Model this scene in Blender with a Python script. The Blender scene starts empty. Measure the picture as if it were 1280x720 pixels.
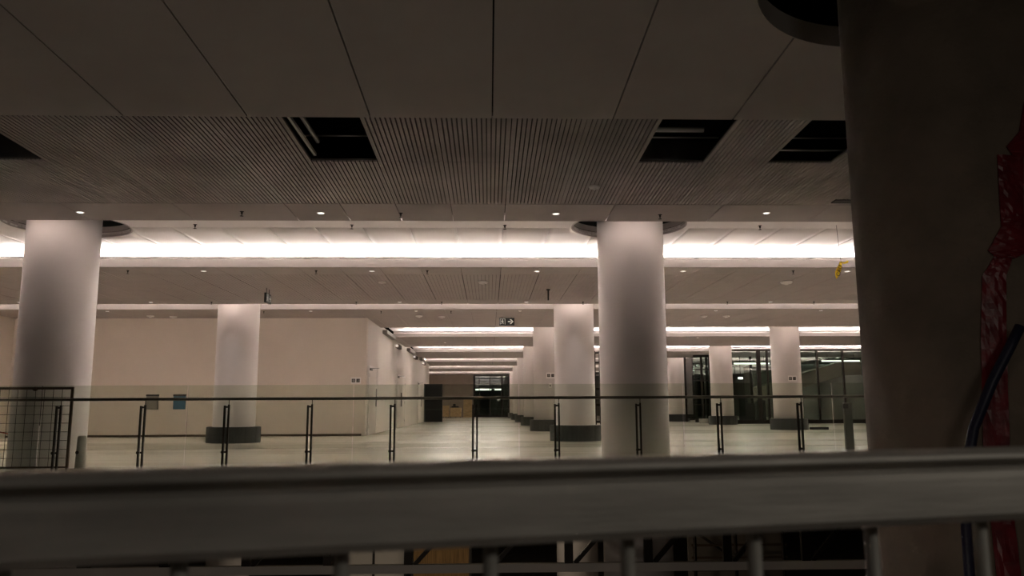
import bpy, bmesh, math, random
from mathutils import Vector, Matrix
random.seed(7)
PI = math.pi
S = bpy.context.scene
C = S.collection

# ------------------------------------------------------------------ materials
def mat(name, col, rough=0.6, metal=0.0, spec=0.5, noise=0.0, nscale=6.0, bump=0.0, bscale=40.0, stretch=None, emit=None, estr=1.0):
    m = bpy.data.materials.new(name); m.use_nodes = True
    nt = m.node_tree; b = nt.nodes['Principled BSDF']
    b.inputs['Base Color'].default_value = (*col, 1); b.inputs['Roughness'].default_value = rough
    b.inputs['Metallic'].default_value = metal; b.inputs['Specular IOR Level'].default_value = spec
    if noise or bump:
        tc = nt.nodes.new('ShaderNodeTexCoord'); mp = nt.nodes.new('ShaderNodeMapping')
        nt.links.new(tc.outputs['Object'], mp.inputs['Vector'])
        if stretch: mp.inputs['Scale'].default_value = stretch
    if noise:
        n = nt.nodes.new('ShaderNodeTexNoise'); n.inputs['Scale'].default_value = nscale; n.inputs['Detail'].default_value = 6
        r = nt.nodes.new('ShaderNodeMapRange'); r.inputs[1].default_value = .3; r.inputs[2].default_value = .7
        r.inputs[3].default_value = 1 - noise; r.inputs[4].default_value = 1 + noise * .5
        mx = nt.nodes.new('ShaderNodeMix'); mx.data_type = 'RGBA'; mx.blend_type = 'MULTIPLY'; mx.inputs[0].default_value = 1
        mx.inputs[6].default_value = (*col, 1)
        nt.links.new(mp.outputs[0], n.inputs['Vector']); nt.links.new(n.outputs[0], r.inputs[0])
        nt.links.new(r.outputs[0], mx.inputs[7]); nt.links.new(mx.outputs[2], b.inputs['Base Color'])
    if bump:
        n2 = nt.nodes.new('ShaderNodeTexNoise'); n2.inputs['Scale'].default_value = bscale; n2.inputs['Detail'].default_value = 4
        bp = nt.nodes.new('ShaderNodeBump'); bp.inputs['Strength'].default_value = bump; bp.inputs['Distance'].default_value = .02
        nt.links.new(mp.outputs[0], n2.inputs['Vector']); nt.links.new(n2.outputs[0], bp.inputs['Height'])
        nt.links.new(bp.outputs[0], b.inputs['Normal'])
    if emit:
        b.inputs['Emission Color'].default_value = (*emit, 1); b.inputs['Emission Strength'].default_value = estr
    return m

def glass_mat(name, tint, rough=0.0):
    m = bpy.data.materials.new(name); m.use_nodes = True
    nt = m.node_tree; nt.nodes.clear()
    o = nt.nodes.new('ShaderNodeOutputMaterial'); mx = nt.nodes.new('ShaderNodeMixShader')
    t = nt.nodes.new('ShaderNodeBsdfTransparent'); t.inputs[0].default_value = (*tint, 1)
    g = nt.nodes.new('ShaderNodeBsdfGlossy'); g.inputs['Roughness'].default_value = rough
    f = nt.nodes.new('ShaderNodeFresnel'); f.inputs[0].default_value = 1.45
    nt.links.new(f.outputs[0], mx.inputs[0]); nt.links.new(t.outputs[0], mx.inputs[1]); nt.links.new(g.outputs[0], mx.inputs[2])
    nt.links.new(mx.outputs[0], o.inputs[0])
    return m

def floor_mat():
    m = mat('floor_shade_banded', (.83, .80, .71), rough=.2, noise=.16, nscale=.9, stretch=(.12, 2.6, 1))
    nt = m.node_tree; b = nt.nodes['Principled BSDF']
    src = b.inputs['Base Color'].links[0].from_socket
    geo = nt.nodes.new('ShaderNodeNewGeometry'); sep = nt.nodes.new('ShaderNodeSeparateXYZ')
    nt.links.new(geo.outputs['Position'], sep.inputs[0])
    def line(axis, off, period, w):
        a = nt.nodes.new('ShaderNodeMath'); a.operation = 'SUBTRACT'; a.inputs[1].default_value = off
        nt.links.new(sep.outputs[axis], a.inputs[0])
        q = nt.nodes.new('ShaderNodeMath'); q.operation = 'FLOORED_MODULO'; q.inputs[1].default_value = period
        nt.links.new(a.outputs[0], q.inputs[0])
        l = nt.nodes.new('ShaderNodeMath'); l.operation = 'LESS_THAN'; l.inputs[1].default_value = w
        nt.links.new(q.outputs[0], l.inputs[0]); return l.outputs[0]
    cur = None
    for ax, off, per, w in ((1, 14.4, 9.9, .05), (1, 20.7, 9.9, .07), (1, 23.5, 9.9, .06)):
        s = line(ax, off, per, w)
        if cur is None: cur = s
        else:
            mx = nt.nodes.new('ShaderNodeMath'); mx.operation = 'MAXIMUM'
            nt.links.new(cur, mx.inputs[0]); nt.links.new(s, mx.inputs[1]); cur = mx.outputs[0]
    shade_band = line(1, 20.7, 9.9, 3.6); dk = nt.nodes.new('ShaderNodeMix'); dk.data_type = 'RGBA'; dk.blend_type = 'MULTIPLY'  # light and shade of the coves painted into the floor as darker bands
    dk.inputs[7].default_value = (.80, .79, .77, 1); nt.links.new(shade_band, dk.inputs[0]); nt.links.new(src, dk.inputs[6]); src = dk.outputs[2]
    mix = nt.nodes.new('ShaderNodeMix'); mix.data_type = 'RGBA'; mix.inputs[7].default_value = (.33, .30, .26, 1)
    nt.links.new(cur, mix.inputs[0]); nt.links.new(src, mix.inputs[6]); nt.links.new(mix.outputs[2], b.inputs['Base Color'])
    return m

def tape_mat():
    m = mat('yellow_tape', (.80, .62, .03), .4); nt = m.node_tree
    t = nt.nodes.new('ShaderNodeBsdfTranslucent'); t.inputs[0].default_value = (.80, .62, .03, 1)
    mx = nt.nodes.new('ShaderNodeMixShader'); mx.inputs[0].default_value = .45
    nt.links.new(nt.nodes['Principled BSDF'].outputs[0], mx.inputs[1]); nt.links.new(t.outputs[0], mx.inputs[2])
    nt.links.new(mx.outputs[0], nt.nodes['Material Output'].inputs[0]); return m

M = dict(
    near_ceiling=mat('near_ceiling_panel', (.56, .515, .47), .65, noise=.06, nscale=1.5),
    panel=mat('ceiling_panel', (.45, .405, .385), .6, noise=.06, nscale=2.0),
    slat=mat('ceiling_slat', (.54, .485, .46), .6, noise=.22, nscale=1.1),
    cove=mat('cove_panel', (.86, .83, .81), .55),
    felt=mat('slot_backing', (.12, .105, .10), .9),
    seam=mat('seam_shadow_gap', (.012, .011, .010), .9),
    plenum=mat('plenum_black', (.012, .012, .012), .9),
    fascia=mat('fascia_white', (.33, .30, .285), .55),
    column=mat('column_plaster', (.70, .665, .65), .6, noise=.05, nscale=1.2),
    wall=mat('wall_paint', (.80, .73, .655), .7, noise=.03, nscale=1.0),
    corridor=mat('corridor_wall_panel', (.78, .735, .685), .5, noise=.04, nscale=1.0),
    plinth=mat('plinth_dark', (.045, .05, .048), .5, noise=.25, nscale=5, stretch=(4, 4, .4)),
    concrete=mat('bare_concrete', (.25, .20, .155), .85, noise=.25, nscale=3, bump=.25, bscale=25),
    galv=mat('galvanised_steel', (.62, .60, .565), .55, metal=.35, noise=.25, nscale=9, stretch=(.6, 6, 6), bump=.05),
    picket=mat('galvanised_picket', (.50, .49, .46), .5, metal=.3, noise=.15, nscale=12),
    steel=mat('dark_steel', (.030, .024, .020), .4, metal=.5),
    rail=mat('bronze_rail', (.16, .14, .12), .35, metal=.7),
    chrome=mat('brushed_steel', (.55, .53, .5), .35, metal=.8),
    dark=mat('dark_grey', (.028, .026, .025), .6),
    brown=mat('brown_paint', (.10, .07, .045), .6),
    black=mat('black_panel', (.010, .010, .010), .6),
    white=mat('white_plastic', (.90, .88, .85), .45),
    grey=mat('grey_plastic', (.20, .20, .185), .5),
    bollardgrey=mat('bollard_grey', (.46, .44, .40), .5),
    postgrey=mat('post_grey', (.085, .09, .08), .5),
    blue=mat('blue_board', (.06, .16, .26), .5),
    greyboard=mat('grey_board', (.27, .255, .23), .55),
    red=mat('red_plastic_film', (.20, .012, .020), .36, noise=.5, nscale=9, bump=.12, bscale=22),
    redcable=mat('red_cable', (.45, .07, .04), .5),
    hose=mat('navy_hose', (.018, .020, .050), .45),
    yellow=tape_mat(),
    ink=mat('black_ink', (.01, .01, .01), .5),
    wood=mat('raw_plywood', (.55, .39, .21), .7, noise=.3, nscale=3, stretch=(1, 1, 6)),
    hoard=mat('brown_hoarding', (.30, .25, .21), .75, noise=.1, nscale=1.5),
    lens=mat('lamp_lens', (.8, .8, .8), .4, emit=(1, .92, .86), estr=3.2),
    glass=glass_mat('balustrade_glass', (.895, .925, .875)),
    pglass=glass_mat('partition_glass', (.72, .79, .75)),
    lensdim=mat('wall_lamp_lens', (.7, .68, .62), .4, emit=(1, .9, .8), estr=.5),
    greenlens=mat('exit_sign_face', (.012, .018, .014), .35),
    signwhite=mat('exit_sign_white', (.62, .64, .58), .45, emit=(.8, .85, .78), estr=.25),
    ochre=mat('ochre_hoarding', (.30, .18, .07), .8, noise=.5, nscale=3, stretch=(9, 1, .4)),
    lowwall=mat('raw_lower_wall', (.26, .23, .20), .85, noise=.2, nscale=1),
    slabedge=mat('raw_slab', (.25, .23, .21), .85, noise=.15, nscale=2),
    beamgrey=mat('grey_beam', (.72, .69, .65), .6),
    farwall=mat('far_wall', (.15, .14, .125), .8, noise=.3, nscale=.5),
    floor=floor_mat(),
)

# ------------------------------------------------------------------ mesh helpers
class MB:
    """collects shapes of one object"""
    def __init__(s): s.bm = bmesh.new()
    def box(s, x0, x1, y0, y1, z0, z1, bev=0, mtx=None):
        b = bmesh.new()
        v = [b.verts.new(p) for p in ((x0,y0,z0),(x1,y0,z0),(x1,y1,z0),(x0,y1,z0),(x0,y0,z1),(x1,y0,z1),(x1,y1,z1),(x0,y1,z1))]
        for f in ((3,2,1,0),(4,5,6,7),(0,1,5,4),(1,2,6,5),(2,3,7,6),(3,0,4,7)): b.faces.new([v[i] for i in f])
        if bev: bmesh.ops.bevel(b, geom=b.edges[:], offset=bev, segments=2, affect='EDGES', profile=.5)
        s.merge(b, mtx); return s
    def merge(s, b, mtx=None, smooth=False):
        if mtx is not None: bmesh.ops.transform(b, matrix=mtx, verts=b.verts[:])
        if smooth:
            for f in b.faces: f.smooth = True
        me = bpy.data.meshes.new('tmp'); b.to_mesh(me); b.free(); s.bm.from_mesh(me); bpy.data.meshes.remove(me); return s
    def lathe(s, prof, n=48, at=(0, 0, 0), smooth=True, mtx=None, close=True):
        """profile of (radius, z), outer skin from bottom to top, capped"""
        b = bmesh.new(); rings = []
        for r, z in prof:
            rings.append([b.verts.new((at[0] + r*math.cos(2*PI*i/n), at[1] + r*math.sin(2*PI*i/n), at[2] + z)) for i in range(n)])
        for a, c in zip(rings, rings[1:]):
            for i in range(n):
                f = b.faces.new((a[i], a[(i+1) % n], c[(i+1) % n], c[i])); f.smooth = smooth
        if close:
            b.faces.new(rings[0][::-1]); b.faces.new(rings[-1])
        bmesh.ops.recalc_face_normals(b, faces=b.faces[:])
        return s.merge(b, mtx)
    def tube(s, pts, r, n=10):
        pts = [Vector(p) for p in pts]; b = bmesh.new(); rings = []
        up = Vector((0, 0, 1))
        for i, p in enumerate(pts):
            t = (pts[min(i+1, len(pts)-1)] - pts[max(i-1, 0)]).normalized()
            if i == 0: a = t.cross(up if abs(t.dot(up)) < .95 else Vector((1, 0, 0))).normalized()
            else: a = (a - t*a.dot(t)).normalized()
            c = a.cross(t).normalized()
            rings.append([b.verts.new(p + r*(math.cos(2*PI*k/n)*a + math.sin(2*PI*k/n)*c)) for k in range(n)])
        for a, c in zip(rings, rings[1:]):
            for k in range(n):
                f = b.faces.new((a[k], a[(k+1) % n], c[(k+1) % n], c[k])); f.smooth = n > 6
        b.faces.new(rings[0][::-1]); b.faces.new(rings[-1])
        bmesh.ops.recalc_face_normals(b, faces=b.faces[:])
        return s.merge(b)
    def bar(s, p, q, w, h=None):
        """square bar from p to q"""
        h = h or w; p, q = Vector(p), Vector(q); d = q - p; L = d.length
        b = bmesh.new()
        v = [b.verts.new(c) for c in ((-w/2,-h/2,0),(w/2,-h/2,0),(w/2,h/2,0),(-w/2,h/2,0),(-w/2,-h/2,L),(w/2,-h/2,L),(w/2,h/2,L),(-w/2,h/2,L))]
        for f in ((3,2,1,0),(4,5,6,7),(0,1,5,4),(1,2,6,5),(2,3,7,6),(3,0,4,7)): b.faces.new([v[i] for i in f])
        return s.merge(b, Matrix.Translation(p) @ d.to_track_quat('Z', 'Y').to_matrix().to_4x4())
    def prism(s, poly, t0, t1, fn):
        """extrude a 2D polygon; fn maps (u, v, t) to a point"""
        b = bmesh.new(); n = len(poly)
        a = [b.verts.new(fn(u, v, t0)) for u, v in poly]; c = [b.verts.new(fn(u, v, t1)) for u, v in poly]
        b.faces.new(a); b.faces.new(c[::-1])
        for i in range(n): b.faces.new((a[i], c[i], c[(i+1) % n], a[(i+1) % n]))
        bmesh.ops.recalc_face_normals(b, faces=b.faces[:])
        return s.merge(b)
    def build(s, name, m, parent=None):
        me = bpy.data.meshes.new(name); s.bm.to_mesh(me); s.bm.free()
        o = bpy.data.objects.new(name, me); C.objects.link(o); me.materials.append(M[m] if isinstance(m, str) else m)
        if parent is not None:
            o.parent = parent
        return o

def tag(o, label, cat, group=None, kind=None):
    o['label'] = label; o['category'] = cat
    if group: o['group'] = group
    if kind: o['kind'] = kind
    return o
def root(name, label, cat, loc=(0, 0, 0), group=None, rz=0, kind=None):
    o = bpy.data.objects.new(name, None); o.empty_display_size = .1; C.objects.link(o)
    o.location = loc; o.rotation_euler = (0, 0, rz)
    return tag(o, label, cat, group, kind)
def struct(name, mb, m):
    o = mb.build(name, m); o['kind'] = 'structure'; return o
def dup(r, loc, label, rz=None):
    c = r.copy(); C.objects.link(c); c.location = loc; c['label'] = label
    if rz is not None: c.rotation_euler = (0, 0, rz)
    for ch in list(r.children):
        d = ch.copy(); C.objects.link(d); d.parent = c
        for g in ch.children:
            e = g.copy(); C.objects.link(e); e.parent = d
    return c
def cut(o, cutter):
    """cut a hole for good and throw the cutter away"""
    md = o.modifiers.new('cut', 'BOOLEAN'); md.operation = 'DIFFERENCE'; md.object = cutter; md.solver = 'EXACT'
    bpy.context.view_layer.update()
    me = bpy.data.meshes.new_from_object(o.evaluated_get(bpy.context.evaluated_depsgraph_get()))
    o.modifiers.clear(); old = o.data; o.data = me; bpy.data.meshes.remove(old); bpy.data.objects.remove(cutter)
def drum(x, y, r, z0, z1, n=64):
    return MB().lathe([(r, z0), (r, z1)], n, (x, y, 0), smooth=False).build('cutter', 'felt')

# ------------------------------------------------------------------ camera
psi, th, rho = 0.0293383, 0.1472935, 0.0045
EYE = 1.02
f = Vector((math.sin(psi)*math.cos(th), math.cos(psi)*math.cos(th), math.sin(th)))
r0 = Vector((math.cos(psi), -math.sin(psi), 0)); u0 = r0.cross(f)
r1 = math.cos(rho)*r0 - math.sin(rho)*u0; u1 = r1.cross(f)
cd = bpy.data.cameras.new('camera'); cam = bpy.data.objects.new('camera', cd); C.objects.link(cam)
mw = Matrix((( r1.x, u1.x, -f.x, 0), (r1.y, u1.y, -f.y, 0), (r1.z, u1.z, -f.z, EYE), (0, 0, 0, 1)))
cam.matrix_world = mw
cd.sensor_width = 36; cd.lens = 36*1000/1280; cd.clip_start = .02; cd.clip_end = 300
cd.dof.use_dof = True; cd.dof.focus_distance = 18; cd.dof.aperture_fstop = 7.5
S.camera = cam

# ------------------------------------------------------------------ the near ceiling over the void
XL, XR = -17.3, 25.0          # the hall's left wall and right wall
SEAM, PW = .27, .885          # the panel grid of the hall
def grid_x(x0, x1, first, w):
    n = math.ceil((x0 - first)/w - 1e-6); xs = [x0]
    while first + n*w < x1 - .02:
        if first + n*w > x0 + .02: xs.append(first + n*w)
        n += 1
    return xs + [x1]

mb = MB()
g = .007
xs = grid_x(-13, 9, .035, 1.17)
for a, b in zip(xs, xs[1:]):
    for y0, y1 in ((-4, 1.4), (1.4, 4.4), (4.4, 7.4)):
        mb.box(a+g, b-g, y0+g, y1, 3.775, 3.835)
nc = mb.build('ceiling', 'near_ceiling')
cut(nc, drum(2.92, 4.84, 1.11, 3, 5))
for v in nc.data.vertices: v.co.z += .047*(7.4 - v.co.y)
nc['kind'] = 'structure'
mb = MB().box(-13, 9, -4, 7.36, 3.85, 3.88)
nb = mb.build('ceiling', 'seam'); cut(nb, drum(2.92, 4.84, 1.16, 3, 5))
for v in nb.data.vertices: v.co.z += .047*(7.4 - v.co.y)
nb['kind'] = 'structure'
# the collar of the round cut-out
b = MB().lathe([(1.10, -.02), (1.10, .15)], 64, (2.92, 4.84, 0), close=False)
b.lathe([(1.108, -.02), (1.108, .15)], 64, (2.92, 4.84, 0), close=False).lathe([(1.10, -.02), (1.108, -.02)], 64, (2.92, 4.84, 0), close=False)
col0 = b.build('trim_1', 'near_ceiling')
for v in col0.data.vertices: v.co.z += 3.79 + .047*(7.4 - v.co.y)
col0['kind'] = 'structure'
struct('ceiling', MB().box(-13, 9, 7.3, 7.4, 3.80, 5.3), 'felt')                 # the edge of the near ceiling
struct('ceiling', MB().box(-20, 26, 7.3, 13.2, 5.3, 5.4), 'plenum')                # black slab over the slotted panels
struct('ceiling', MB().box(-13, 9, -4, 7.3, 5.3, 5.4), 'plenum')

# slotted panels and the flat soffit strip
def zs(y): return 4.22 + .026*(13.6 - y)
def slats(mb, x0, x1, y0, y1, zf, pitch=.059, w=.040, t=.02):
    n = round((x1 - x0)/pitch); p = (x1 - x0)/n
    for i in range(n):
        a = x0 + p*i + (p - w)/2
        bm = mb.bm
        v = [bm.verts.new((x, y, zf(y) + dz)) for dz in (0, t) for x, y in ((a, y0), (a+w, y0), (a+w, y1), (a, y1))]
        for q in ((3,2,1,0), (0,1,5,4), (1,2,6,5), (2,3,7,6), (3,0,4,7)): bm.faces.new([v[k] for k in q])
open_cells = {-8, -3, 2, 4}
sl = MB(); fe = MB(); fr = MB()
for n in range(-16, 11):
    x0, x1 = SEAM + PW*n, SEAM + PW*(n+1)
    for row, (y0, y1) in enumerate(((8.43, 10.48), (10.48, 12.54))):
        if row == 0 and n in open_cells: continue
        slats(sl, x0+.008, x1-.008, y0+.004, y1-.004, zs)
        # edge strips of the panel tray
        for a, c in ((x0+.006, x0+.020), (x1-.020, x1-.006)):
            v = [fr.bm.verts.new((x, y, zs(y)+dz)) for dz in (-.001, .03) for x, y in ((a, y0), (c, y0), (c, y1), (a, y1))]
            for q in ((3,2,1,0), (0,1,5,4), (1,2,6,5), (2,3,7,6), (3,0,4,7)): fr.bm.faces.new([v[k] for k in q])
        v = [fe.bm.verts.new((x, y, zs(y)+dz)) for dz in (.021, .04) for x, y in ((x0+.004, y0), (x1-.004, y0), (x1-.004, y1), (x0+.004, y1))]
        for q in ((3,2,1,0), (4,5,6,7), (0,1,5,4), (1,2,6,5), (2,3,7,6), (3,0,4,7)): fe.bm.faces.new([v[k] for k in q])
struct('ceiling', sl, 'slat'); struct('ceiling', fe, 'felt'); struct('ceiling', fr, 'slat')
mb = MB()
xs = [SEAM + PW*n for n in range(-16, 12)]
sx = [x for i, x in enumerate(xs) if i % 2 == 0 or abs(x + .6) < .05 or abs(x+2.37) < .05]
for a, b in zip(sx, sx[1:]):
    v = [mb.bm.verts.new((x, y, zs(y)+dz)) for dz in (-.004, .05) for x, y in ((a+.007, 12.545), (b-.007, 12.545), (b-.007, 13.6), (a+.007, 13.6))]
    for q in ((3,2,1,0), (4,5,6,7), (0,1,5,4), (1,2,6,5), (2,3,7,6), (3,0,4,7)): mb.bm.faces.new([v[k] for k in q])
struct('ceiling', mb, 'panel')
struct('ceiling', MB().box(-14, 10, 12.5, 13.4, 4.292, 4.31), 'seam')
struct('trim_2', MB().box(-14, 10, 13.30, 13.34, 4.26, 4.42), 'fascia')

# what hangs in the black void above the open cells
def carrier(x0, x1, y, z, lab, r=.012, m='chrome'):
    return tag(MB().tube([(x0, y, z), (x1, y, z)], r).build('carrier_rail', m), lab, 'rail', 'rails above the open ceiling cells')
carrier(-2.5, -1.4, 10.3, 4.60, 'thin steel carrier rail seen up in the open ceiling cell left of centre')
carrier(1.9, 3.1, 10.3, 4.60, 'thin steel carrier rail seen up in the open ceiling cell right of centre')
carrier(3.7, 4.85, 10.3, 4.60, 'upper thin steel rail in the open ceiling cell beside the concrete column')
carrier(3.7, 4.85, 10.27, 4.42, 'lower thin steel rail in the open ceiling cell beside the concrete column')
tag(MB().tube([(2.0, 10.05, 4.62), (2.83, 10.05, 4.62)], .035).build('conduit_pipe', 'white'), 'pale conduit pipe in the open ceiling cell right of centre', 'pipe')
tag(MB().box(-2.345, -2.31, 8.5, 10.42, 4.36, 4.40).build('panel_hanger', 'white'), 'pale metal hanger along the left edge of the open ceiling cell', 'hanger')
tag(MB().tube([(-2.27, 8.6, 4.52), (-2.27, 10.3, 4.52)], .03).build('conduit_pipe', 'white'), 'pale conduit pipe along the left edge of the open ceiling cell', 'pipe')

# ------------------------------------------------------------------ the bays of ceiling and light coves
#        lip    edge   z     lip top  cove ceiling behind the edge
bays = [(17.2, 23.5, 4.03, 4.209, 4.62),
        (26.9, 33.1, 4.29, 4.46, 4.55),
        (36.9, 43.0, 4.22, 4.37, 4.50),
        (46.8, 52.9, 4.20, 4.34, 4.46),
        (56.7, 62.8, 4.19, 4.32, 4.44),
        (66.6, 72.7, 4.18, 4.31, 4.43),
        (76.5, 83.5, 4.17, 4.30, 4.43)]
holes_x = (-7.72, 2.62, 12.9)
def flat_panels(x0, x1, y0, y1, z, w=PW, t=.04, gap=.0065):
    mb = MB(); xs = grid_x(x0, x1, SEAM, w)
    for a, b in zip(xs, xs[1:]): mb.box(a+gap, b-gap, y0, y1, z, z+t)
    return mb
ti = 3
for i, (lip, edge, z, lt, zc) in enumerate(bays):
    x0 = XL if i == 0 else -4.5 if i < 4 else -6.5
    segs = [(x0, XR, lip, edge)]
    if i == 1: segs = [(XL, -4.5, lip, 29.6), (-4.5, XR, lip, edge)]
    for a, b, y0, y1 in segs:
        if i == 0:
            struct('ceiling', flat_panels(a, b, y0, 18.19, z), 'panel')
            sl = MB(); fe = MB()
            xs = grid_x(a, b, SEAM, PW)
            for p, q in zip(xs, xs[1:]):
                slats(sl, p+.008, q-.008, 18.2, 22.6, lambda y: z, .0885, .077)
            struct('ceiling', sl, 'panel'); struct('ceiling', MB().box(a, b, 18.2, 22.6, z+.021, z+.04), 'felt')
            struct('ceiling', flat_panels(a, b, 22.61, y1, z), 'panel')
        else:
            struct('ceiling', flat_panels(a, b, y0, y1, z), 'panel')
        struct('ceiling', MB().box(a, b, y0, y1, z+.041, z+.05), 'seam')
    xa = XL if i <= 1 else x0
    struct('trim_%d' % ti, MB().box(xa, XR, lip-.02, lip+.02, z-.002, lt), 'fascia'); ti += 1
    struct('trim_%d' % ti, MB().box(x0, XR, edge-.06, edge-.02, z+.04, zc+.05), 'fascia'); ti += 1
    if i < len(bays)-1:
        nl = bays[i+1][0]
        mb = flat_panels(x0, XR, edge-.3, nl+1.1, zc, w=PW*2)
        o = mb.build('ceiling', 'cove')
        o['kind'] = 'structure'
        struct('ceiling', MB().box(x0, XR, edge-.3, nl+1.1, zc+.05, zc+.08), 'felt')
        struct('trim_%d' % ti, MB().box(x0, XR, nl+1.0, nl+1.04, bays[i+1][2]+.04, zc+.05), 'cove'); ti += 1

# first cove, right above the balustrade: softly bulging panels with seams
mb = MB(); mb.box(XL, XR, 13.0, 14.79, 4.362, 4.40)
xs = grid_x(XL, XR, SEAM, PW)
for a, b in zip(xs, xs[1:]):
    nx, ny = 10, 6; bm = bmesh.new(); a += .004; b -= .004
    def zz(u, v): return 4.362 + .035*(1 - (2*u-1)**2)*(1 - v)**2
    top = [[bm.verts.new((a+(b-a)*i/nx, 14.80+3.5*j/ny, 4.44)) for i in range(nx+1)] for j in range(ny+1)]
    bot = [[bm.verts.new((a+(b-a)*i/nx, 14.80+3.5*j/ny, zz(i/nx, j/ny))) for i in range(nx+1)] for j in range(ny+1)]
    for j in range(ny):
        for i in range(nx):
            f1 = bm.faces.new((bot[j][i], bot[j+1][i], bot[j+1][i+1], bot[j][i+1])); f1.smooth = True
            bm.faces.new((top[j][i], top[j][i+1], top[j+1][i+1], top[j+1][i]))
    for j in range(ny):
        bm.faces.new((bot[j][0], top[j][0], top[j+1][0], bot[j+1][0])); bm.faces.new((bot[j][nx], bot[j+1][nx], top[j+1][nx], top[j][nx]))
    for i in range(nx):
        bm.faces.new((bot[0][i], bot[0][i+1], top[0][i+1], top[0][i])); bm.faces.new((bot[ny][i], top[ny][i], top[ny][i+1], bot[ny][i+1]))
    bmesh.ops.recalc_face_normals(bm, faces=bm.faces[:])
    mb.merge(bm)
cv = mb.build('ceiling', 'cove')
for hx in holes_x: cut(cv, drum(hx, 14.6, 1.05, 4, 5))
cv['kind'] = 'structure'
struct('trim_%d' % ti, MB().box(XL, XR, 18.25, 18.29, 4.06, 4.42), 'cove'); ti += 1
bk = MB().box(XL, XR, 13.0, 18.3, 4.445, 4.46).build('ceiling', 'felt')
for hx in holes_x: cut(bk, drum(hx, 14.6, 1.05, 4, 5))
bk['kind'] = 'structure'
struct('ceiling', MB().box(-20, 26, 13.2, 18.3, 5.3, 5.4), 'plenum')
for hx in holes_x[:2]:
    b = MB().lathe([(1.05, 4.35), (1.05, 4.56)], 64, (hx, 14.6, 0), close=False).lathe([(1.075, 4.35), (1.075, 4.56)], 64, (hx, 14.6, 0), close=False)
    b.lathe([(1.05, 4.35), (1.075, 4.35)], 64, (hx, 14.6, 0), close=False)
    struct('trim_%d' % ti, b, 'panel'); ti += 1

# ------------------------------------------------------------------ floors, walls, the void
fl = MB().box(-20, 26, 13.05, 92, -.35, 0)
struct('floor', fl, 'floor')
struct('floor', MB().box(-12, 9, -4, .95, -.4, -.002), 'slabedge')
struct('floor', MB().box(-20, 26, -4, 60, -6.3, -6.0), 'slabedge')
struct('trim_%d' % ti, MB().box(-20, 26, 13.0, 13.05, -.4, .02), 'slabedge'); ti += 1
struct('wall_back', MB().box(XL, -4.5, 29.6, 29.9, 0, 4.29), 'wall')
struct('wall_left', MB().box(XL-.3, XL, 13.05, 29.9, 0, 5.2), 'wall')
struct('wall_corridor', MB().box(-4.72, -4.5, 29.9, 60.8, 0, 4.4), 'corridor')
struct('wall_corridor', MB().box(-6.72, -6.5, 60.8, 92, 0, 4.4), 'corridor'); struct('wall_corridor', MB().box(-6.5, -4.72, 60.6, 60.8, 0, 4.4), 'corridor')
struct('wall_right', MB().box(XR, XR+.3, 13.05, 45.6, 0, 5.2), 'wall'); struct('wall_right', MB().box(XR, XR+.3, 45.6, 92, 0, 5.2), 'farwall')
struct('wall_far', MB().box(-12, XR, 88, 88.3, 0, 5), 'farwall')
struct('wall_lower', MB().box(-20, 26, 46, 46.3, -6, -.4), 'lowwall')
struct('baseboard_back', MB().box(XL, -4.62, 29.575, 29.6, .0, .075), 'brown')
struct('wall_rear', MB().box(-13, 9, -4.2, -4, -.4, 5.3), 'slabedge')
struct('wall_side', MB().box(-13.2, -13, -4, 13, -6, 5.3), 'slabedge')
struct('wall_side', MB().box(9, 9.2, -4, 13, -6, 5.3), 'slabedge')

# ------------------------------------------------------------------ columns
COVEZ = {24.5: 4.62, 34.4: 4.55, 44.3: 4.50, 54.2: 4.46, 64.1: 4.44, 74.0: 4.43}
def column(x, y, top, label, plinth=True, bottom=0.0, r=.61, m='column'):
    top = COVEZ.get(round(y, 1), top + .004) - .004
    o = root('column', label, 'column', (x, y, 0), 'round columns of the hall', kind='thing')
    MB().lathe([(r, bottom), (r, top)], 64).build('shaft', m, o)
    if plinth:
        p = MB().lathe([(.775, 0), (.775, .46), (.745, .47), (r, .47)], 48, smooth=False)
        for k in range(12):
            a = 2*PI*k/12 + .2
            p.box(-.006, .006, .772, .782, .01, .46, mtx=Matrix.Rotation(a, 4, 'Z'))
        p.build('plinth', 'plinth', o)
    return o
column(-7.78, 14.6, 4.9, 'tall white round column behind the wire mesh barrier at the left', False, -6)
column(2.64, 14.6, 4.9, 'largest white round column, behind the glass balustrade and right of the exit sign', False, -6)
column(-7.62, 24.5, 4.66, 'white column on a dark round plinth in front of the plain beige wall', True, -6)
column(2.62, 24.5, 4.66, 'white column on a dark plinth, just left of the largest white column', True, -6)
cc = ['with the small pictogram sign, overlapped by the column before it', 'fourth in the row that lines the corridor, no sign', 'fifth in the row that lines the corridor', 'sixth in the row that lines the corridor', 'last and farthest in the row that lines the corridor']
for k, t in enumerate(cc):
    column(2.52, 34.4 + 9.9*k, 4.62, 'white column on dark plinth ' + t)
column(12.86, 34.4, 4.62, 'white column on dark plinth beside the glass partition, bearing a small pictogram sign')
column(12.9, 44.3, 4.62, 'white column on dark plinth between the two glazed lift frames')
column(12.73, 54.2, 4.62, 'farthest white column seen just right of the largest white column')
c0 = column(2.97, 4.9, 5.25, 'dark bare concrete column close by, with red film taped to it', False, -6, .6, 'concrete')

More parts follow.
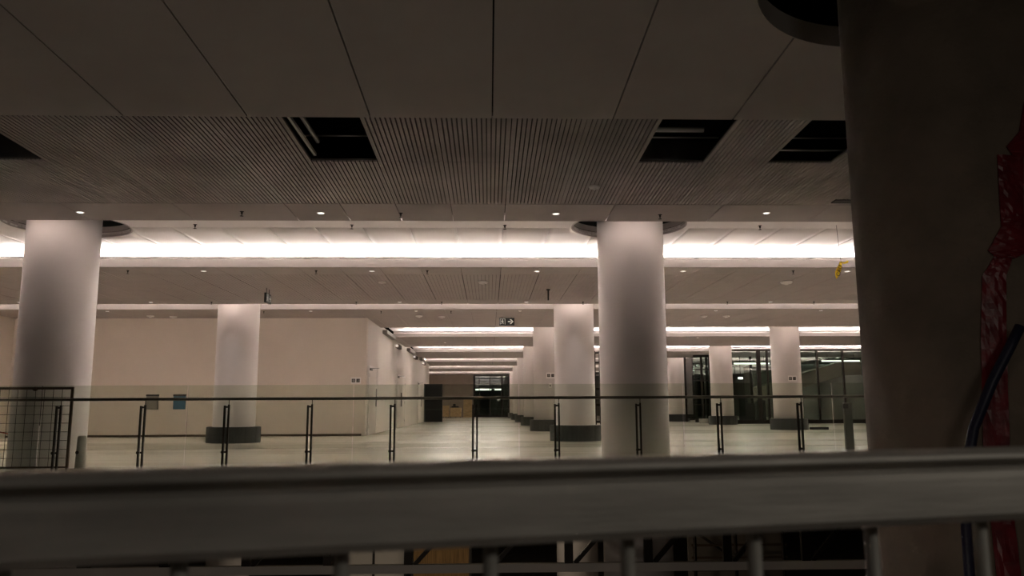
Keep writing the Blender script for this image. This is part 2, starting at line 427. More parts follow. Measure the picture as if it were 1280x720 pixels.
# ------------------------------------------------------------------ red film and hose on the near column
R0 = .605
def film(pts, lift):
    mb = MB(); bm = bmesh.new()
    # pts: list of (angle_left, angle_right, z) rows of the strip
    rows = []
    for al, ar, z in pts:
        row = []
        for k in range(7):
            a = math.radians(al + (ar-al)*k/6); rr = R0 + lift + random.uniform(0, .006)
            row.append((bm.verts.new((rr*math.cos(a), rr*math.sin(a), z + random.uniform(-.004, .004))), bm.verts.new(((R0-.002)*math.cos(a), (R0-.002)*math.sin(a), z))))
        rows.append(row)
    for p, q in zip(rows, rows[1:]):
        for k in range(6):
            bm.faces.new((p[k][0], p[k+1][0], q[k+1][0], q[k][0])); bm.faces.new((p[k][1], q[k][1], q[k+1][1], p[k+1][1]))
        bm.faces.new((p[0][0], q[0][0], q[0][1], p[0][1])); bm.faces.new((p[6][0], p[6][1], q[6][1], q[6][0]))
    for row in (rows[0], rows[-1]):
        for k in range(6): bm.faces.new((row[k][0], row[k][1], row[k+1][1], row[k+1][0]))
    bmesh.ops.recalc_face_normals(bm, faces=bm.faces[:])
    mb.merge(bm); return mb
def rowsof(pts, n=9):
    out = []
    for (a, b, z), (c, d, w) in zip(pts, pts[1:]):
        for k in range(n):
            t = k/n; out.append((a+(c-a)*t, b+(d-b)*t, z+(w-z)*t))
    return out + [pts[-1]]
rf = root('red_film', 'crumpled red plastic film taped in a jagged strip down the concrete column', 'tape', (2.97, 4.9, 0))
film(rowsof([(-80, -60, 2.74), (-85, -62, 2.56), (-93, -66, 2.47), (-90, -66, 2.41)]), .006).build('upper_strip', 'red', rf)
film(rowsof([(-98.1, -84, 2.42), (-98.8, -86, 2.25), (-99.6, -88, 2.00)]), .004).build('middle_strip', 'red', rf)
film(rowsof([(-97.5, -78, 2.06), (-100, -82, 2.0), (-107, -86, 1.873), (-103, -94, 1.825)]), .012).build('folded_knot', 'red', rf)
film(rowsof([(-103, -94, 1.86), (-110.8, -99.5, 1.73), (-114, -102.2, 1.39), (-117.4, -105.6, .787), (-117, -106.5, .39), (-116, -105, -.2)]), .004).build('lower_strip', 'red', rf)
tag(MB().tube([(2.852, 4.2, 1.434), (2.783, 4.2, 1.319), (2.722, 4.2, 1.221), (2.67, 4.2, 1.136), (2.612, 4.215, 1.002), (2.568, 4.23, .897), (2.541, 4.23, .794), (2.51, 4.23, .6), (2.483, 4.23, .385), (2.479, 4.23, .146), (2.49, 4.23, -.6), (2.49, 4.23, -6)], .027, 14).build('hose', 'hose'),
    'dark navy hose with a cut end leaning against the concrete column', 'hose')

# ------------------------------------------------------------------ the near guard rail
ang = math.atan(.2065)
gr = root('guard_rail', 'blurred galvanised steel guard rail right in front of the view', 'railing', (0, .566, -.001), rz=ang)
gr.rotation_euler = (0, -.0048, ang)
pf = [(-.006, .928), (.034, .928), (.040, .934), (.040, .960), (.036, .967), (.030, .968), (.030, .976), (.036, .978), (.030, .983), (-.002, .983), (-.010, .980), (-.0115, .977), (-.010, .9755), (.002, .975), (.002, .968), (-.008, .967), (-.0115, .962), (-.012, .934)]
MB().prism(pf, -2.2, 2.4, lambda u, v, t: (t, u, v)).build('top_rail', 'galv', gr)
for k in range(-14, 17):
    x = .0085 + .1019*k
    p = MB(); p.tube([(x, .014, .08), (x, .014, .93)], .0054, 12)
    p.build('picket', 'picket', gr)
MB().box(-2.2, 2.4, -.008, .036, .05, .09, .004).build('bottom_rail', 'galv', gr)
for x in (-2.1, 2.3): MB().box(x-.025, x+.025, -.011, .039, 0, .93, .004).build('post', 'galv', gr)

# ------------------------------------------------------------------ glass balustrade
gb = root('glass_balustrade', 'long glass balustrade with paired dark posts along the edge of the floor', 'balustrade', (0, 13.15, 0))
px = [-12.6, -9.85, -7.17, -4.85, -2.19, .49, 3.18, 5.66, 8.4, 9.0]
for a, b in zip(px, px[1:]):
    MB().box(a+.008, b-.008, -.008, .008, -.2, 1.385).build('glass_pane', 'glass', gb)
MB().tube([(-12.6, .15, 1.165), (9, .15, 1.165)], .024, 12).build('handrail', 'rail', gb)
MB().box(-12.6, 9, .012, .03, .0, .02).build('base_channel', 'chrome', gb)
k = -5
for n in range(-5, 11):
    x = -.183 + 1.346*n
    if not -12.5 < x < 8.9: continue
    p = MB()
    p.box(x-.024, x+.004, .13, .17, 0, 1.075, .004).box(x-.014, x-.004, .145, .155, 1.07, 1.15)
    p.box(x-.090, x-.060, .13, .17, 0, 1.06, .003)
    o = p.build('post', 'steel', gb)
    MB().box(x-.08, x, .14, .16, 1.02, 1.05).build('top_bracket', 'steel', o)
    q = MB().box(x-.08, x, .14, .16, .30, .33)
    q.lathe([(.026, 0), (.026, .03)], 16, (0, 0, 0), mtx=Matrix.Translation((x-.075, .145, .315)) @ Matrix.Rotation(PI/2, 4, 'X'))
    q.build('bottom_bracket', 'steel', o)

# ------------------------------------------------------------------ wire mesh barrier, bollards
mbv = root('mesh_barrier', 'brown framed wire mesh barrier standing before the left column', 'barrier', (-8.1, 13.55, 0))
fr = MB().box(-1.3, 1.235, -.02, .02, 1.335, 1.375, .004).box(1.195, 1.235, -.02, .02, 0, 1.375, .004).box(-1.3, -1.26, -.02, .02, 0, 1.375, .004).box(-1.3, 1.235, -.02, .02, .06, .09, .004)
fr.build('frame', 'brown', mbv)
w = MB()
for i in range(1, 17):
    x = -1.26 + 2.455*i/17; w.tube([(x, 0, .08), (x, 0, 1.35)], .004, 6)
for j in range(1, 9):
    z = .08 + 1.27*j/9; w.tube([(-1.27, .006, z), (1.2, .006, z)], .004, 6)
w.build('wire_mesh', 'steel', mbv)
MB().lathe([(.03, -.03), (.035, 0), (.03, .03)], 16, (0, 0, 0), mtx=Matrix.Translation((.61, -.01, 1.345)) @ Matrix.Rotation(PI/2, 4, 'X')).build('clamp', 'brown', mbv)
tag(MB().tube([(-10.5, 17.0, .62), (-10.2, 16.9, .59), (-9.9, 16.8, .55), (-9.6, 16.7, .50), (-9.3, 16.7, .42)], .012).build('cable', 'redcable'), 'loose red cable hanging behind the wire mesh barrier', 'cable')
bo = root('bollard', 'short grey bollard right beside the left column', 'bollard', (-6.99, 14.2, 0))
MB().lathe([(.095, 0), (.095, .02), (.088, .03), (.075, .5), (.07, .545), (.05, .56)], 24).build('body', 'bollardgrey', bo)
MB().lathe([(.03, 0), (.03, .01)], 12, mtx=Matrix.Translation((-.03, -.078, .28)) @ Matrix.Rotation(PI/2, 4, 'X')).build('reflector', 'dark', bo)
bp = root('slim_post', 'slim grey post behind the glass balustrade, near the concrete column', 'post', (7.85, 17.5, 0))
MB().box(-.085, .085, -.05, .05, 0, 1.08, .01).build('body', 'postgrey', bp)
MB().box(-.1, .1, -.07, .07, 0, .02, .004).build('base_plate', 'dark', bp)
MB().box(-.12, .0, -.06, -.05, .95, 1.05, .004).build('tag_plate', 'dark', bp)

# ------------------------------------------------------------------ ceiling devices
dl = root('downlight', 'lit recessed downlight in the near soffit strip above the left column', 'light', (-6.75, 13.09, zs(13.09)-.004), 'recessed downlights')
MB().lathe([(.052, .0), (.052, -.006), (.066, -.006), (.070, .0), (.070, .004)], 28).build('trim_ring', 'white', dl)
MB().lathe([(.002, -.003), (.05, -.003), (.051, .0)], 24).build('lens', 'lens', dl)
def D(x, y, z, label): return dup(dl, (x, y, z), label)
D(-2.80, 13.10, zs(13.1)-.004, 'lit recessed downlight in the near soffit strip, between the left column and centre')
D(1.13, 13.11, zs(13.11)-.004, 'lit recessed downlight in the near soffit strip, just left of the largest white column')
D(4.68, 13.03, zs(13.03)-.004, 'lit downlight in the near soffit between largest white column and concrete column')
for x, t in ((-6.33, 'first from the left column'), (-2.61, 'second from the left column'), (1.08, 'third, just left of the largest white column'), (4.39, 'just right of the largest white column'), (8.15, 'beside the hanging caution tape')):
    D(x, 17.71, 4.03, 'downlight in the strip behind the bright cove, ' + t)
for x, t in ((-13.39, 'left of the left column'), (-9.69, 'right of the left column'), (-2.58, 'left of centre'), (1.09, 'above the corridor columns'), (8.26, 'right of the largest white column')):
    D(x, 23.05, 4.03, 'small downlight at back of second ceiling strip, ' + t)
for x, t in ((-12.97, 'over the left end of the beige wall'), (-6.1, 'over the right part of the beige wall'), (-2.5, 'over the corridor mouth'), (1.08, 'above the running man exit sign'), (7.89, 'first right of the largest white column'), (11.59, 'second right of the largest white column')):
    D(x, 27.42, 4.29, 'tiny recessed downlight in the third ceiling strip, ' + t)
D(-2.2, 40.3, 4.22, 'tiny recessed downlight in the fourth ceiling strip inside the corridor')
D(9.9, 37.6, 4.22, 'tiny recessed downlight in the fourth ceiling strip left of the signed right column')

sp = root('sprinkler', 'dark pendant sprinkler in the near soffit strip, right of the left column', 'sprinkler', (-4.08, 13.02, zs(13.02)-.004), 'pendant sprinklers')
MB().lathe([(.035, .004), (.035, -.004), (.018, -.008), (.014, -.045), (.006, -.05), (.006, -.075)], 18).build('body', 'dark', sp)
MB().lathe([(.004, -.070), (.030, -.074), (.030, -.078), (.004, -.082)], 18).build('deflector', 'dark', sp)
def K(x, y, z, label): return dup(sp, (x, y, z), label)
K(-1.47, 13.09, zs(13.09)-.004, 'dark pendant sprinkler in the near soffit strip, left of centre')
K(2.90, 13.15, zs(13.15)-.004, 'dark pendant sprinkler in the near soffit strip over the largest white column')
for x, t in ((-5.4, 'right of the left column'), (-2.53, 'left of centre'), (.3, 'at the centre'), (5.09, 'right of the largest white column')):
    K(x, 14.55, 4.362, 'pendant sprinkler under the bright cove ceiling, ' + t)
for x, t in ((-7.95, 'beside the left column'), (-3.83, 'left of centre'), (-1.37, 'near the centre'), (6.87, 'left of the hanging caution tape')):
    K(x, 17.62, 4.03, 'dark sprinkler in the strip just behind the cove, ' + t)
for x, t in ((-7.95, 'over the plinth column of the beige wall'), (-3.82, 'over the right end of the beige wall'), (-1.36, 'over the corridor mouth'), (2.74, 'left of the largest white column'), (6.97, 'first right of the largest white column'), (9.53, 'near the concrete column')):
    K(x, 23.0, 4.03, 'small sprinkler at back of second ceiling strip, ' + t)
for x, t in ((-7.7, 'over the beige wall'), (-3.7, 'over the wall corner'), (-1.3, 'over the corridor mouth')):
    K(x, 27.45, 4.29, 'tiny sprinkler in the third ceiling strip, ' + t)

sd = root('smoke_detector', 'round pale detector on the slotted ceiling left of the largest white column', 'detector', (1.58, 11.57, zs(11.57)), 'round ceiling detectors')
MB().lathe([(.085, .002), (.085, -.015), (.07, -.03), (.03, -.036)], 28).build('base', 'white', sd)
MB().lathe([(.03, -.034), (.028, -.046), (.004, -.048)], 20).build('sensor', 'white', sd)
def X(x, y, z, label, s=1.0):
    o = dup(sd, (x, y, z), label); o.scale = (s, s, s); return o
X(-2.58, 19.22, 4.03, 'flat round detector on the second ceiling strip, left of centre', 1.2)
X(-.14, 19.22, 4.03, 'round detector on the second ceiling strip at the centre', 1.45)
X(7.31, 19.22, 4.03, 'round detector on the second ceiling strip left of the caution tape', 1.7)
for x, y, t in ((-12.07, 28.75, 'left one of the pair over the beige wall'), (-11.36, 29.0, 'right one of the pair over the beige wall'), (-2.52, 28.86, 'left one of the pair over the corridor mouth'), (-1.72, 29.1, 'right one of the pair over the corridor mouth'), (7.89, 28.97, 'left one of the pair right of the largest column'), (8.72, 28.98, 'right one of the pair right of the largest column')):
    X(x, y, 4.29, 'small round detector, ' + t, 1.5)
tag(MB().box(5.52, 5.95, 12.22, 12.42, zs(12.3)-.012, zs(12.3)+.01, .003).build('access_hatch', 'dark'), 'dark flat hatch on the ceiling beside the concrete column', 'hatch')
tag(MB().tube([(1.54, 20.5, 4.04), (1.54, 20.5, 3.74)], .02).lathe([(.05, 4.0), (.05, 4.035)], 16, (1.54, 20.5, 0)).build('hanging_rod', 'dark'), 'short dark rod hanging from the second ceiling strip', 'rod')

# ------------------------------------------------------------------ signs
def xf(x, y, z, rz=0): return Matrix.Translation((x, y, z)) @ Matrix.Rotation(rz, 4, 'Z')
def exit_sign(label, loc, rz, stem, w=.56, h=.28):
    o = root('exit_sign', label, 'sign', loc, 'hanging exit signs', rz)
    MB().box(-w/2, w/2, -.03, .03, -h, 0, .006).build('housing', 'greenlens', o)
    MB().tube([(-w*.3, 0, 0), (-w*.3, 0, stem)], .008).tube([(w*.3, 0, 0), (w*.3, 0, stem)], .008).build('stem', 'dark', o)
    for s in (-1, 1):
        ic = MB()
        def P(poly):
            ic.prism([(u*w/2, -h/2 + v*h/2) for u, v in poly], .0305, .034, lambda u, v, t: (u*(1 if s < 0 else -1), s*t, v))
        # arrow
        P([(.16,-.14),(.52,-.14),(.52,.14),(.16,.14)]); P([(.46,.14),(.78,.14) if False else (.46,.10),(.62,.0),(.46,-.10)])
        P([(.38,.62),(.58,.62),(.88,0),(.58,-.62),(.38,-.62),(.66,0)])
        # door opening with running figure
        P([(-.90,-.75),(-.84,-.75),(-.84,.75),(-.90,.75)]); P([(-.84,.66),(-.20,.66),(-.20,.75),(-.84,.75)]); P([(-.26,-.75),(-.20,-.75),(-.20,.66),(-.26,.66)])
        P([(-.56+.07*math.cos(a*PI/6), .45+.15*math.sin(a*PI/6)) for a in range(12)])
        P([(-.64,.28),(-.50,.30),(-.52,-.15),(-.66,-.10)]); P([(-.50,.28),(-.36,.05),(-.40,-.02),(-.54,.15)]); P([(-.62,.28),(-.78,.10),(-.75,.0),(-.58,.16)])
        P([(-.52,-.08),(-.40,-.32),(-.44,-.66),(-.49,-.66),(-.48,-.34),(-.62,-.12)]); P([(-.66,-.08),(-.66,-.40),(-.80,-.52),(-.78,-.62),(-.60,-.46),(-.56,-.10)])
        ic.build('pictogram', 'signwhite', o)
    return o
exit_sign('black exit sign with white running man and arrow hanging over the corridor', (.66, 29.3, 4.255), 0, .04)
exit_sign('exit sign hung edge-on above the beige wall, beside the plinth column', (-5.64, 20.4, 3.90), math.radians(92), .13, .5, .25)
def small_sign(label, x, y, z):
    o = root('pictogram_sign', label, 'sign', (x, y, z), 'small pictogram signs')
    MB().box(-.18, .18, -.012, .012, -.12, .12, .004).build('plate', 'white', o)
    p = MB()
    for c in (-.085, .085): p.box(c-.062, c+.062, -.015, -.011, -.065, .065)
    p.build('dark_square', 'dark', o)
    q = MB()
    q.box(-.11, -.06, -.018, -.014, -.045, .045).box(-.125, -.045, -.018, -.014, -.012, .012)
    q.box(.06, .115, -.018, -.014, .012, .026).box(.06, .115, -.018, -.014, -.026, -.012).box(.115, .128, -.018, -.014, -.03, .03)
    q.build('pictogram', 'greyboard', o)
    return o
small_sign('small white sign with two dark pictograms on the second corridor column', 2.60, 33.74, 2.31)
small_sign('small white sign with two dark pictograms on the beige wall by its corner', -4.86, 29.58, 1.99)
small_sign('small white sign with two dark pictograms on the column by the glass partition', 12.87, 34.4-.625, 2.15)
sw = root('wall_switch', 'small white switch box under the sign on the corridor column', 'switch', (2.58, 33.77, 1.89))
MB().box(-.06, .06, -.02, .03, -.09, .09, .006).build('plate', 'white', sw); MB().box(-.02, .02, -.026, -.018, -.035, .035, .003).build('button', 'dark', sw)
for nm, m, lab, x in (('wall_panel', 'greyboard', 'grey rectangular board with dark top strip on the beige wall', -12.16), ('wall_panel', 'blue', 'blue rectangular board with dark top strip on the beige wall', -11.19)):
    o = root(nm, lab, 'board', (x, 29.575, 1.24), 'boards on the beige wall')
    MB().box(-.215, .215, -.025, .02, -.26, .22, .004).build('board', m, o)
    MB().box(-.225, .225, -.035, .02, .215, .275, .004).build('top_strip', 'dark', o)

# caution tape on a string
ct = root('caution_tape', 'yellow caution tape dangling on a string from the bright cove', 'tape', (6.52, 14.5, 3.4))
MB().tube([(0, 0, .965), (.02, 0, .6), (.045, 0, .25)], .004, 6).build('string', 'dark', ct)
bm = bmesh.new(); rows = []
for t, w, x, yy in ((0, .004, -.06, .0), (.06, .035, -.045, .0), (.14, .055, -.02, .012), (.22, .045, .015, .0), (.28, .03, .03, -.01), (.33, .02, .045, 0)):
    rows.append([bm.verts.new((x-w+.25*t*0, yy, t-.06)), bm.verts.new((x+w, yy+.01, t-.06)), bm.verts.new((x+w, yy+.013, t-.06)), bm.verts.new((x-w, yy+.003, t-.06))])
for p, q in zip(rows, rows[1:]):
    for k in range(4): bm.faces.new((p[k], p[(k+1) % 4], q[(k+1) % 4], q[k]))
bm.faces.new(rows[0]); bm.faces.new(rows[-1][::-1]); bmesh.ops.recalc_face_normals(bm, faces=bm.faces[:])
tp = MB(); tp.merge(bm)
tp.prism([(.05, .27), (.10, .255), (.17, .29), (.19, .27), (.17, .24), (.10, .225), (.05, .25)], -.002, .002, lambda u, v, t: (u, t, v))
tp = tp.build('tape', 'yellow', ct)
tx = bpy.data.curves.new('lettering', 'FONT'); tx.body = 'CAU'; tx.size = .105; tx.extrude = .001; tx.align_x = 'LEFT'; tx.align_y = 'CENTER'
to = bpy.data.objects.new('tmp_text', tx); C.objects.link(to); bpy.context.view_layer.update()
me = bpy.data.meshes.new_from_object(to.evaluated_get(bpy.context.evaluated_depsgraph_get())); bpy.data.objects.remove(to)
me.materials.clear(); me.materials.append(M['ink'])
lo = bpy.data.objects.new('lettering', me); C.objects.link(lo); lo.parent = tp
lo.location = (-.035, -.012, -.01); lo.rotation_euler = (PI/2, math.radians(-72), 0)

# ------------------------------------------------------------------ corridor wall: doors, lamps
def door_on_wall(idx, y0, y1, z1, leaves=1):
    o = bpy.data.objects.new('door_%d' % idx, None); C.objects.link(o); o['kind'] = 'structure'; o.location = (-4.5, (y0+y1)/2, 0)
    h = (y1-y0)/2
    MB().box(0, .03, -h-.08, -h, 0, z1+.08).box(0, .03, h, h+.08, 0, z1+.08).box(0, .03, -h, h, z1, z1+.08).build('door_frame', 'white', o)
    n = leaves
    for k in range(n):
        a = -h + 2*h*k/n; b = -h + 2*h*(k+1)/n
        l = MB().box(.002, .02, a+.012, b-.012, .01, z1-.01).build('door_leaf', 'corridor', o)
        e = b-.16 if k == 0 else a+.10
        MB().box(.02, .05, e, e+.12, 1.05, 1.75, .005).build('pull_handle', 'grey', l)
        for zz in (.25, 1.2, 2.15): MB().box(.02, .03, (a+.012 if k == 0 else b-.05), (a+.05 if k == 0 else b-.012), zz, zz+.14).build('hinge', 'dark', l)
    MB().box(.02, .08, -h+.1, -h+.5, z1-.10, z1-.02, .006).bar((.05, -h+.3, z1-.02), (.25, -h+1.0, z1+.02), .02).build('door_closer', 'grey', o)
    return o
door_on_wall(1, 30.3, 32.3, 2.5); door_on_wall(2, 39.6, 43.2, 2.55, 2); door_on_wall(3, 51.2, 53.6, 2.55, 1)
wl = root('wall_lamp', 'brown wall lamp box high on the corridor wall, nearest of three', 'lamp', (-4.5, 38.9, 3.95), 'wall lamps along the corridor wall')
MB().box(0, .16, -.2, 1.2, -.09, .09, .008).build('housing', 'brown', wl)
MB().box(.02, .14, -.235, -.2, -.06, .06, .004).build('lens', 'lensdim', wl)
dup(wl, (-4.5, 48.0, 3.98), 'brown wall lamp box high on the corridor wall, second of three'); dup(wl, (-4.5, 54.5, 3.95), 'brown wall lamp box high on the corridor wall, farthest of three')
for y, z, t in ((33.9, 4.12, 'nearest'), (44.0, 4.08, 'second'), (52.0, 4.05, 'farthest')):
    tag(MB().box(-4.495, -4.28, y, y+3.2, z-.02, z+.14, .02).build('cable_duct', 'greyboard'), 'grey duct box high on the corridor wall under a ceiling strip, ' + t, 'duct', 'duct boxes on the corridor wall')
for (lip, edge, z, lt, zc) in bays[1:4]:
    tag(MB().box(-4.5, -4.05, edge-.02, edge+.25, z+.01, zc-.02).build('cove_end_box', 'greyboard'), 'dark closing box on the corridor wall, ending the %s' % {33.1: 'nearest corridor cove', 43.0: 'second corridor cove', 52.9: 'third corridor cove'}[edge], 'box')

# ------------------------------------------------------------------ corridor end
cab = root('dark_cabinet', 'tall black panel standing against the left wall at the corridor end', 'panel', (-3.82, 56, 0))
MB().box(-.6, .6, 0, .35, 0, 2.6, .01).build('body', 'black', cab); MB().box(-.66, -.6, -.01, .36, 0, 2.62).build('side_post', 'grey', cab)
struct('wall_end', MB().box(-6.5, -1.56, 80.0, 80.2, 0, 4.17), 'hoard')
pw = tag(MB().box(-2.5, -1.66, 79.9, 79.98, 0, 1.75).box(-2.45, -2.4, 79.86, 79.9, 0, 1.72).box(-1.76, -1.71, 79.86, 79.9, 0, 1.72).build('plywood_sheet', 'wood'), 'upright plywood sheet against the hoarding at the corridor end', 'plywood')
def crate(label, x, y, w, h, d=.8):
    o = root('crate', label, 'crate', (x, y, 0), 'plywood crates at the corridor end')
    MB().box(-w/2, w/2, 0, d, .08, h).build('body', 'wood', o)
    b = MB()
    for z in (.1, h*.5, h-.08): b.box(-w/2-.01, w/2+.01, -.03, 0, z, z+.08)
    for x in (-w/2, w/2-.08): b.box(x, x+.08, -.035, 0, .08, h)
    b.build('batten', 'wood', o)
    s = MB()
    for x in (-w/2, 0-.05, w/2-.1): s.box(x, x+.1, 0, d, 0, .08)
    s.build('skid', 'brown', o); return o
crate('wide plywood crate at the corridor end, dark load on it', -3.2, 78.2, 1.05, .95)
crate('narrow plywood crate at the corridor end, beside the black panel', -4.15, 78.4, .6, 1.15)
ld = tag(MB().box(-3.6, -2.9, 78.3, 78.9, .952, 1.1, .02).box(-3.45, -3.2, 78.35, 78.8, 1.1, 1.32, .03).build('dark_load', 'dark'), 'dark bundle lying on the wide plywood crate', 'bundle')

def glazed(name, label, cat, x0, x1, y, z1, mull, rails=(), deep=0, group=None, mw=.09):
    o = root(name, label, cat, ((x0+x1)/2, y, 0), group); c = (x0+x1)/2
    MB().box(x0-c, x1-c, -.06, .06, 0, .22).build('kick_plate', 'steel', o)
    MB().box(x0-c, x1-c, -.05, .05, z1-.1, z1).build('head_rail', 'steel', o)
    for x, w in mull: MB().box(x-c-w/2, x-c+w/2, -.07, .07, 0, z1).build('mullion', 'steel', o)
    for z in rails: MB().box(x0-c, x1-c, -.04, .04, z-.03, z+.03).build('rail', 'steel', o)
    xs = sorted({x0, x1, *[m[0] for m in mull]})
    for a, b in zip(xs, xs[1:]): MB().box(a-c, b-c, -.01, .01, .22, z1-.1).build('glass_pane', 'pglass', o)
    if deep:
        for x in (x0, x1):
            MB().box(x-c-.01, x-c+.01, .07, deep, .22, z1-.1).build('side_pane', 'pglass', o)
            MB().box(x-c-.06, x-c+.06, deep-.06, deep+.06, 0, z1).build('rear_post', 'steel', o)
    return o
glazed('lift_enclosure', 'glazed lift enclosure with dark frame at the far end of the corridor', 'lift', -1.5, 2.05, 80, 4.1, [(-1.42, .16), (-.95, .08), (.1, .09), (1.3, .16), (2.0, .08)], (2.05,), 4)
o = root('reflection_bar', 'glowing bar standing in for bright reflections in the far lift glass, left one', 'light', (-.55, 82, 2.75), 'glowing bars inside the far lift')  # glowing bars added where the lift glass shows bright reflections
MB().box(-.8, .8, -.05, .05, -.07, .07, .03).build('lens', 'lens', o); MB().box(-.82, .82, -.06, .06, .07, .12).build('housing', 'dark', o)
o2 = dup(o, (1.0, 82, 2.75), 'glowing bar standing in for bright reflections in the lift glass, shorter right one'); o2.scale = (.5, 1, 1)

# ------------------------------------------------------------------ glazed area right of the columns
glazed('glass_partition', 'tall glass partition with dark mullions between right column and concrete column', 'partition', 13.9, 24.5, 45.6, 4.22,
       [(15.45, .22), (15.95, .1), (18.85, .09), (20.35, .09), (22.0, .09)])
glazed('glazed_lift', 'glazed dark lift frame just left of the signed right column', 'lift', 12.2+.75, 15.2, 50.5, 4.2, [(13.45, .12), (13.95, .07), (14.35, .16), (14.8, .07)], (1.1, 2.6, 3.3), 2.2)
glazed('glazed_lift', 'glazed dark lift frame right of the farthest right column', 'lift', 13.3, 15.6, 58, 4.1, [(13.9, .14), (14.15, .06), (15.0, .14)], (2.9, 3.5), 2.2)
st = root('guide_rack', 'narrow black steel frame seen between the two large columns', 'frame', (6.2, 46, 0))
for x in (-.14, .20): MB().box(x-.07, x+.07, -.1, .1, 0, 4.16).build('upright', 'steel', st)
b = MB()
for z in (.15, 1.1, 2.0, 2.9, 3.5, 4.05): b.box(-.2, .27, -.04, .04, z-.06, z+.06)
b.build('rung', 'steel', st)
es = root('escalator', 'brown underside of an escalator rising behind the glass partition', 'escalator', (20.2, 53, 0))
MB().prism([(-2.6, 1.3), (-2.6, 2.2), (3.2, 3.9), (4.4, 3.9), (4.4, 3.0), (3.3, 3.0)], -.6, .6, lambda u, v, t: (u, t, v)).build('truss', 'hoard', es)
for s in (-.62, .62):
    MB().prism([(-2.6, 2.2), (-2.6, 3.1), (2.0, 4.15), (4.4, 4.15), (4.4, 3.9), (3.2, 3.9)], s-.015, s+.015, lambda u, v, t: (u, t, v)).build('glass_side', 'pglass', es)
MB().box(-2.5, -2.2, -.3, .3, 0, 1.4).build('support', 'dark', es)
tag(MB().box(12.65, 13.2, 48.2, 48.5, 0, .26, .01).build('floor_box', 'greyboard'), 'small grey box on the floor left of the lift frame column', 'box')
tag(MB().box(13.7, 14.4, 34.0, 34.3, 0, .11, .01).build('floor_block', 'dark'), 'flat dark block on the floor beside the signed right column', 'block')
for x, y, h in ((15.1, 47.6, 1.5), (15.8, 48.4, 1.15), (16.6, 48.8, 1.35)):
    o = root('stored_board', 'dark boards leaning inside behind the glass, %s' % {1.5: 'tallest one', 1.15: 'lowest one', 1.35: 'middle one'}[h], 'board', (x, y, 0), 'boards behind the glass')
    MB().box(-.25, .25, -.05, .05, 0, h, .005).build('board', 'dark', o)
du = root('duct', 'pale ceiling duct seen through the lift frame glass', 'duct', (15.4, 53.4, 3.35))
MB().box(-1.6, 1.6, -.25, .25, -.2, .2, .01).build('casing', 'white', du)
for x in (-1.0, 0, 1.0): MB().box(x-.03, x+.03, -.26, .26, -.21, .21).build('flange', 'grey', du)
for x, t in ((14.2, 'left'), (17.1, 'right')):
    tag(MB().tube([(x, 52, 0), (x, 52, 4.4)], .09).build('steel_post', 'steel'), 'round dark post behind the lift glass, %s of the pale duct' % t, 'post')

def strip_light(label, x0, x1, y, z, h):
    o = root('strip_light', label, 'light', ((x0+x1)/2, y, z), 'strip lights behind the glass'); w = (x1-x0)/2
    MB().box(-w, w, -.05, .05, -h/2, h/2, .01).build('lens', 'lens', o)
    MB().box(-w-.02, w+.02, -.03, .07, h/2, h/2+.06).build('housing', 'grey', o)
    MB().bar((-w*.7, .02, h/2), (-w*.7, .02, 4.35-z), .02).bar((w*.7, .02, h/2), (w*.7, .02, 4.35-z), .02).build('hanger', 'dark', o)
strip_light('long thin strip light seen through the glass partition by the concrete column', 21.0, 23.4, 50, 3.78, .07)
strip_light('strip light seen through the lift glass left of the signed right column', 15.9, 18.2, 51.6, 3.72, .09)
strip_light('thick bright strip light seen just right of the farthest right column', 13.4, 15.6, 60.5, 3.72, .30)
lb = root('lamp_box', 'small white lamp box hanging behind the lift glass', 'lamp', (16.35, 51.85, 2.79))
MB().box(-.15, .15, -.05, .05, -.07, .07, .01).build('lens', 'lens', lb); MB().box(-.015, .015, -.015, .015, .07, 1.5).build('hanger', 'dark', lb)

# ------------------------------------------------------------------ lower level seen under the rail
bt = root('steel_truss', 'dark steel truss with a grey lower chord, seen below the guard rail', 'truss', (0, 13.7, 0))
MB().box(-13, 9, -.05, .05, -1.67, -1.535).build('bottom_chord', 'beamgrey', bt)
MB().box(-13, 9, -.05, .05, -.62, -.5).build('top_chord', 'steel', bt)
for k in range(-8, 7):
    x = .0 + 1.32*k
    MB().box(x-.07, x+.07, -.04, .04, -1.54, -.6).build('vertical', 'steel', bt)
    MB().bar((x+.1, 0, -1.54), (x+.95, 0, -.62), .07).build('diagonal', 'steel', bt)
oh = root('lower_hoarding', 'ochre lit boarding on the lower level below the rail', 'hoarding', (-1.7, 27, -6))
MB().box(-.8, 1.1, 0, .1, 0, 3.2).build('board', 'ochre', oh)
for x in (-.82, 1.06): MB().box(x, x+.08, -.03, .12, 0, 3.3).build('post', 'dark', oh)
ph = root('lower_partition', 'pale boarding on the lower level left of the ochre boarding', 'hoarding', (-3.8, 28, -6))
MB().box(-1.2, 1.0, 0, .1, 0, 3.4).build('board', 'beamgrey', ph)
for x in (-1.2, -.1, .96): MB().box(x, x+.08, -.03, .12, 0, 3.45).build('post', 'dark', ph)
sf = root('scaffold', 'dark scaffold with ledgers on the lower level right of the white column', 'scaffold', (7.3, 24, -6))
for x in (-1.3, -.1, 1.3):
    MB().tube([(x, 0, 0), (x, 0, 4.4)], .05).build('standard', 'steel', sf)
for z in (1.6, 1.95, 2.3, 2.65, 3.0): MB().box(-1.4, 1.4, -.03, .03, z-.03, z+.03).build('ledger', 'brown', sf)
MB().tube([(-1.3, .08, 3.4), (1.3, .08, 1.6)], .04).build('brace', 'steel', sf)
MB().box(-1.4, 1.4, .4, .5, 0, 3.4).build('board', 'lowwall', sf)

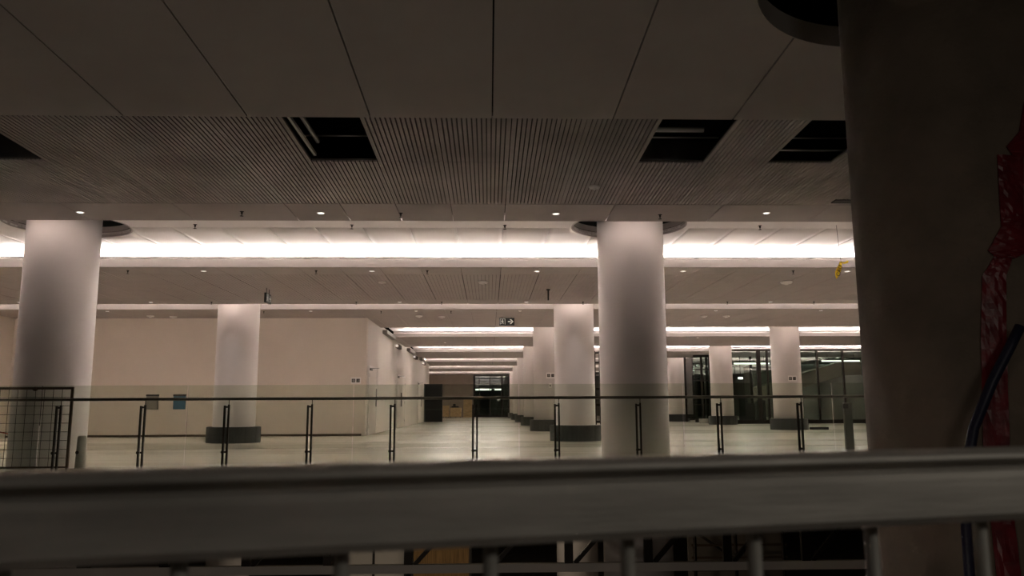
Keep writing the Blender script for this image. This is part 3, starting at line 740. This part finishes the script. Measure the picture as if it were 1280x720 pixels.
# ------------------------------------------------------------------ light
WARM = (1.0, .87, .80)
def area(name, loc, sx, sy, power, rot, col=WARM):
    l = bpy.data.lights.new(name, 'AREA'); l.shape = 'RECTANGLE'; l.size = sx; l.size_y = sy; l.energy = power; l.color = col
    o = bpy.data.objects.new(name, l); C.objects.link(o); o.location = loc; o.rotation_euler = rot; return o
COVE, NEAR = 48.0, 11.0       # watts per metre of cove, far lip and near edge
for i, (lip, edge, z, lt, zc) in enumerate(bays):
    x0 = -16.9 if i <= 1 else -3.9 if i < 4 else -6.3
    L = XR - .3 - x0
    k = {0: 1.0, 1: .9, 2: .9}.get(i, 1.1)
    # the strip lies behind the lip and throws its light up and forward
    area('cove_strip', ((x0 + XR - .3)/2, lip + .34, lt - .05), L, .12, COVE*L*k, (math.radians(180+38), 0, 0))
for x0, y, z, k in ((-13.8, 13.605, 4.255, .55), (XL+.2, 23.505, 4.09, 1.32), (-3.9, 33.105, 4.34, .95), (-3.9, 43.005, 4.27, 1.05), (-3.9, 52.905, 4.25, 1.1), (-6.3, 62.805, 4.24, 1.1), (-6.3, 72.705, 4.23, 1.3)):
    x1 = 9.8 if y < 14 else XR - .3
    area('cove_strip', ((x0 + x1)/2, y, z), x1 - x0, .05, NEAR*(x1 - x0)*k, (math.radians(100 if y < 14 else 66), 0, PI))
area('rear_fill', (2.3, -1.3, 2.3), 1.2, .4, 9, (math.radians(70), 0, math.radians(20)), (1, .90, .76))  # unseen, added behind the camera to light the guard rail and near column
area('upward_fill', (-2, 6, -5.6), 9, 3, 30, (PI-.35, 0, 0), (1, .85, .72))  # unseen fill added below, in place of lower-floor bounce onto the near ceiling
area('lower_light', (-1, 1.3, -.9), 2.5, .3, 14, (math.radians(70), 0, 0), (1, .85, .70))  # unseen fill added under the near slab to brighten the truss chord
area('lower_light', (.5, 21, -.8), 1.2, .3, 60, (0, 0, 0), (1, .80, .58))
area('lower_light', (-3, 22, -.8), 1.2, .3, 60, (0, 0, 0), (1, .82, .62))
w = bpy.data.worlds.new('world'); S.world = w; w.use_nodes = True
w.node_tree.nodes['Background'].inputs[0].default_value = (1, .85, .7, 1); w.node_tree.nodes['Background'].inputs[1].default_value = .003

S.view_settings.view_transform = 'Standard'; S.view_settings.look = 'None'
S.view_settings.exposure = 0; S.view_settings.gamma = 1; S.view_settings.use_curve_mapping = False
S.cycles.use_denoising = True; S.cycles.max_bounces = 14; S.cycles.diffuse_bounces = 8; S.cycles.transparent_max_bounces = 32; S.cycles.sample_clamp_indirect = 0
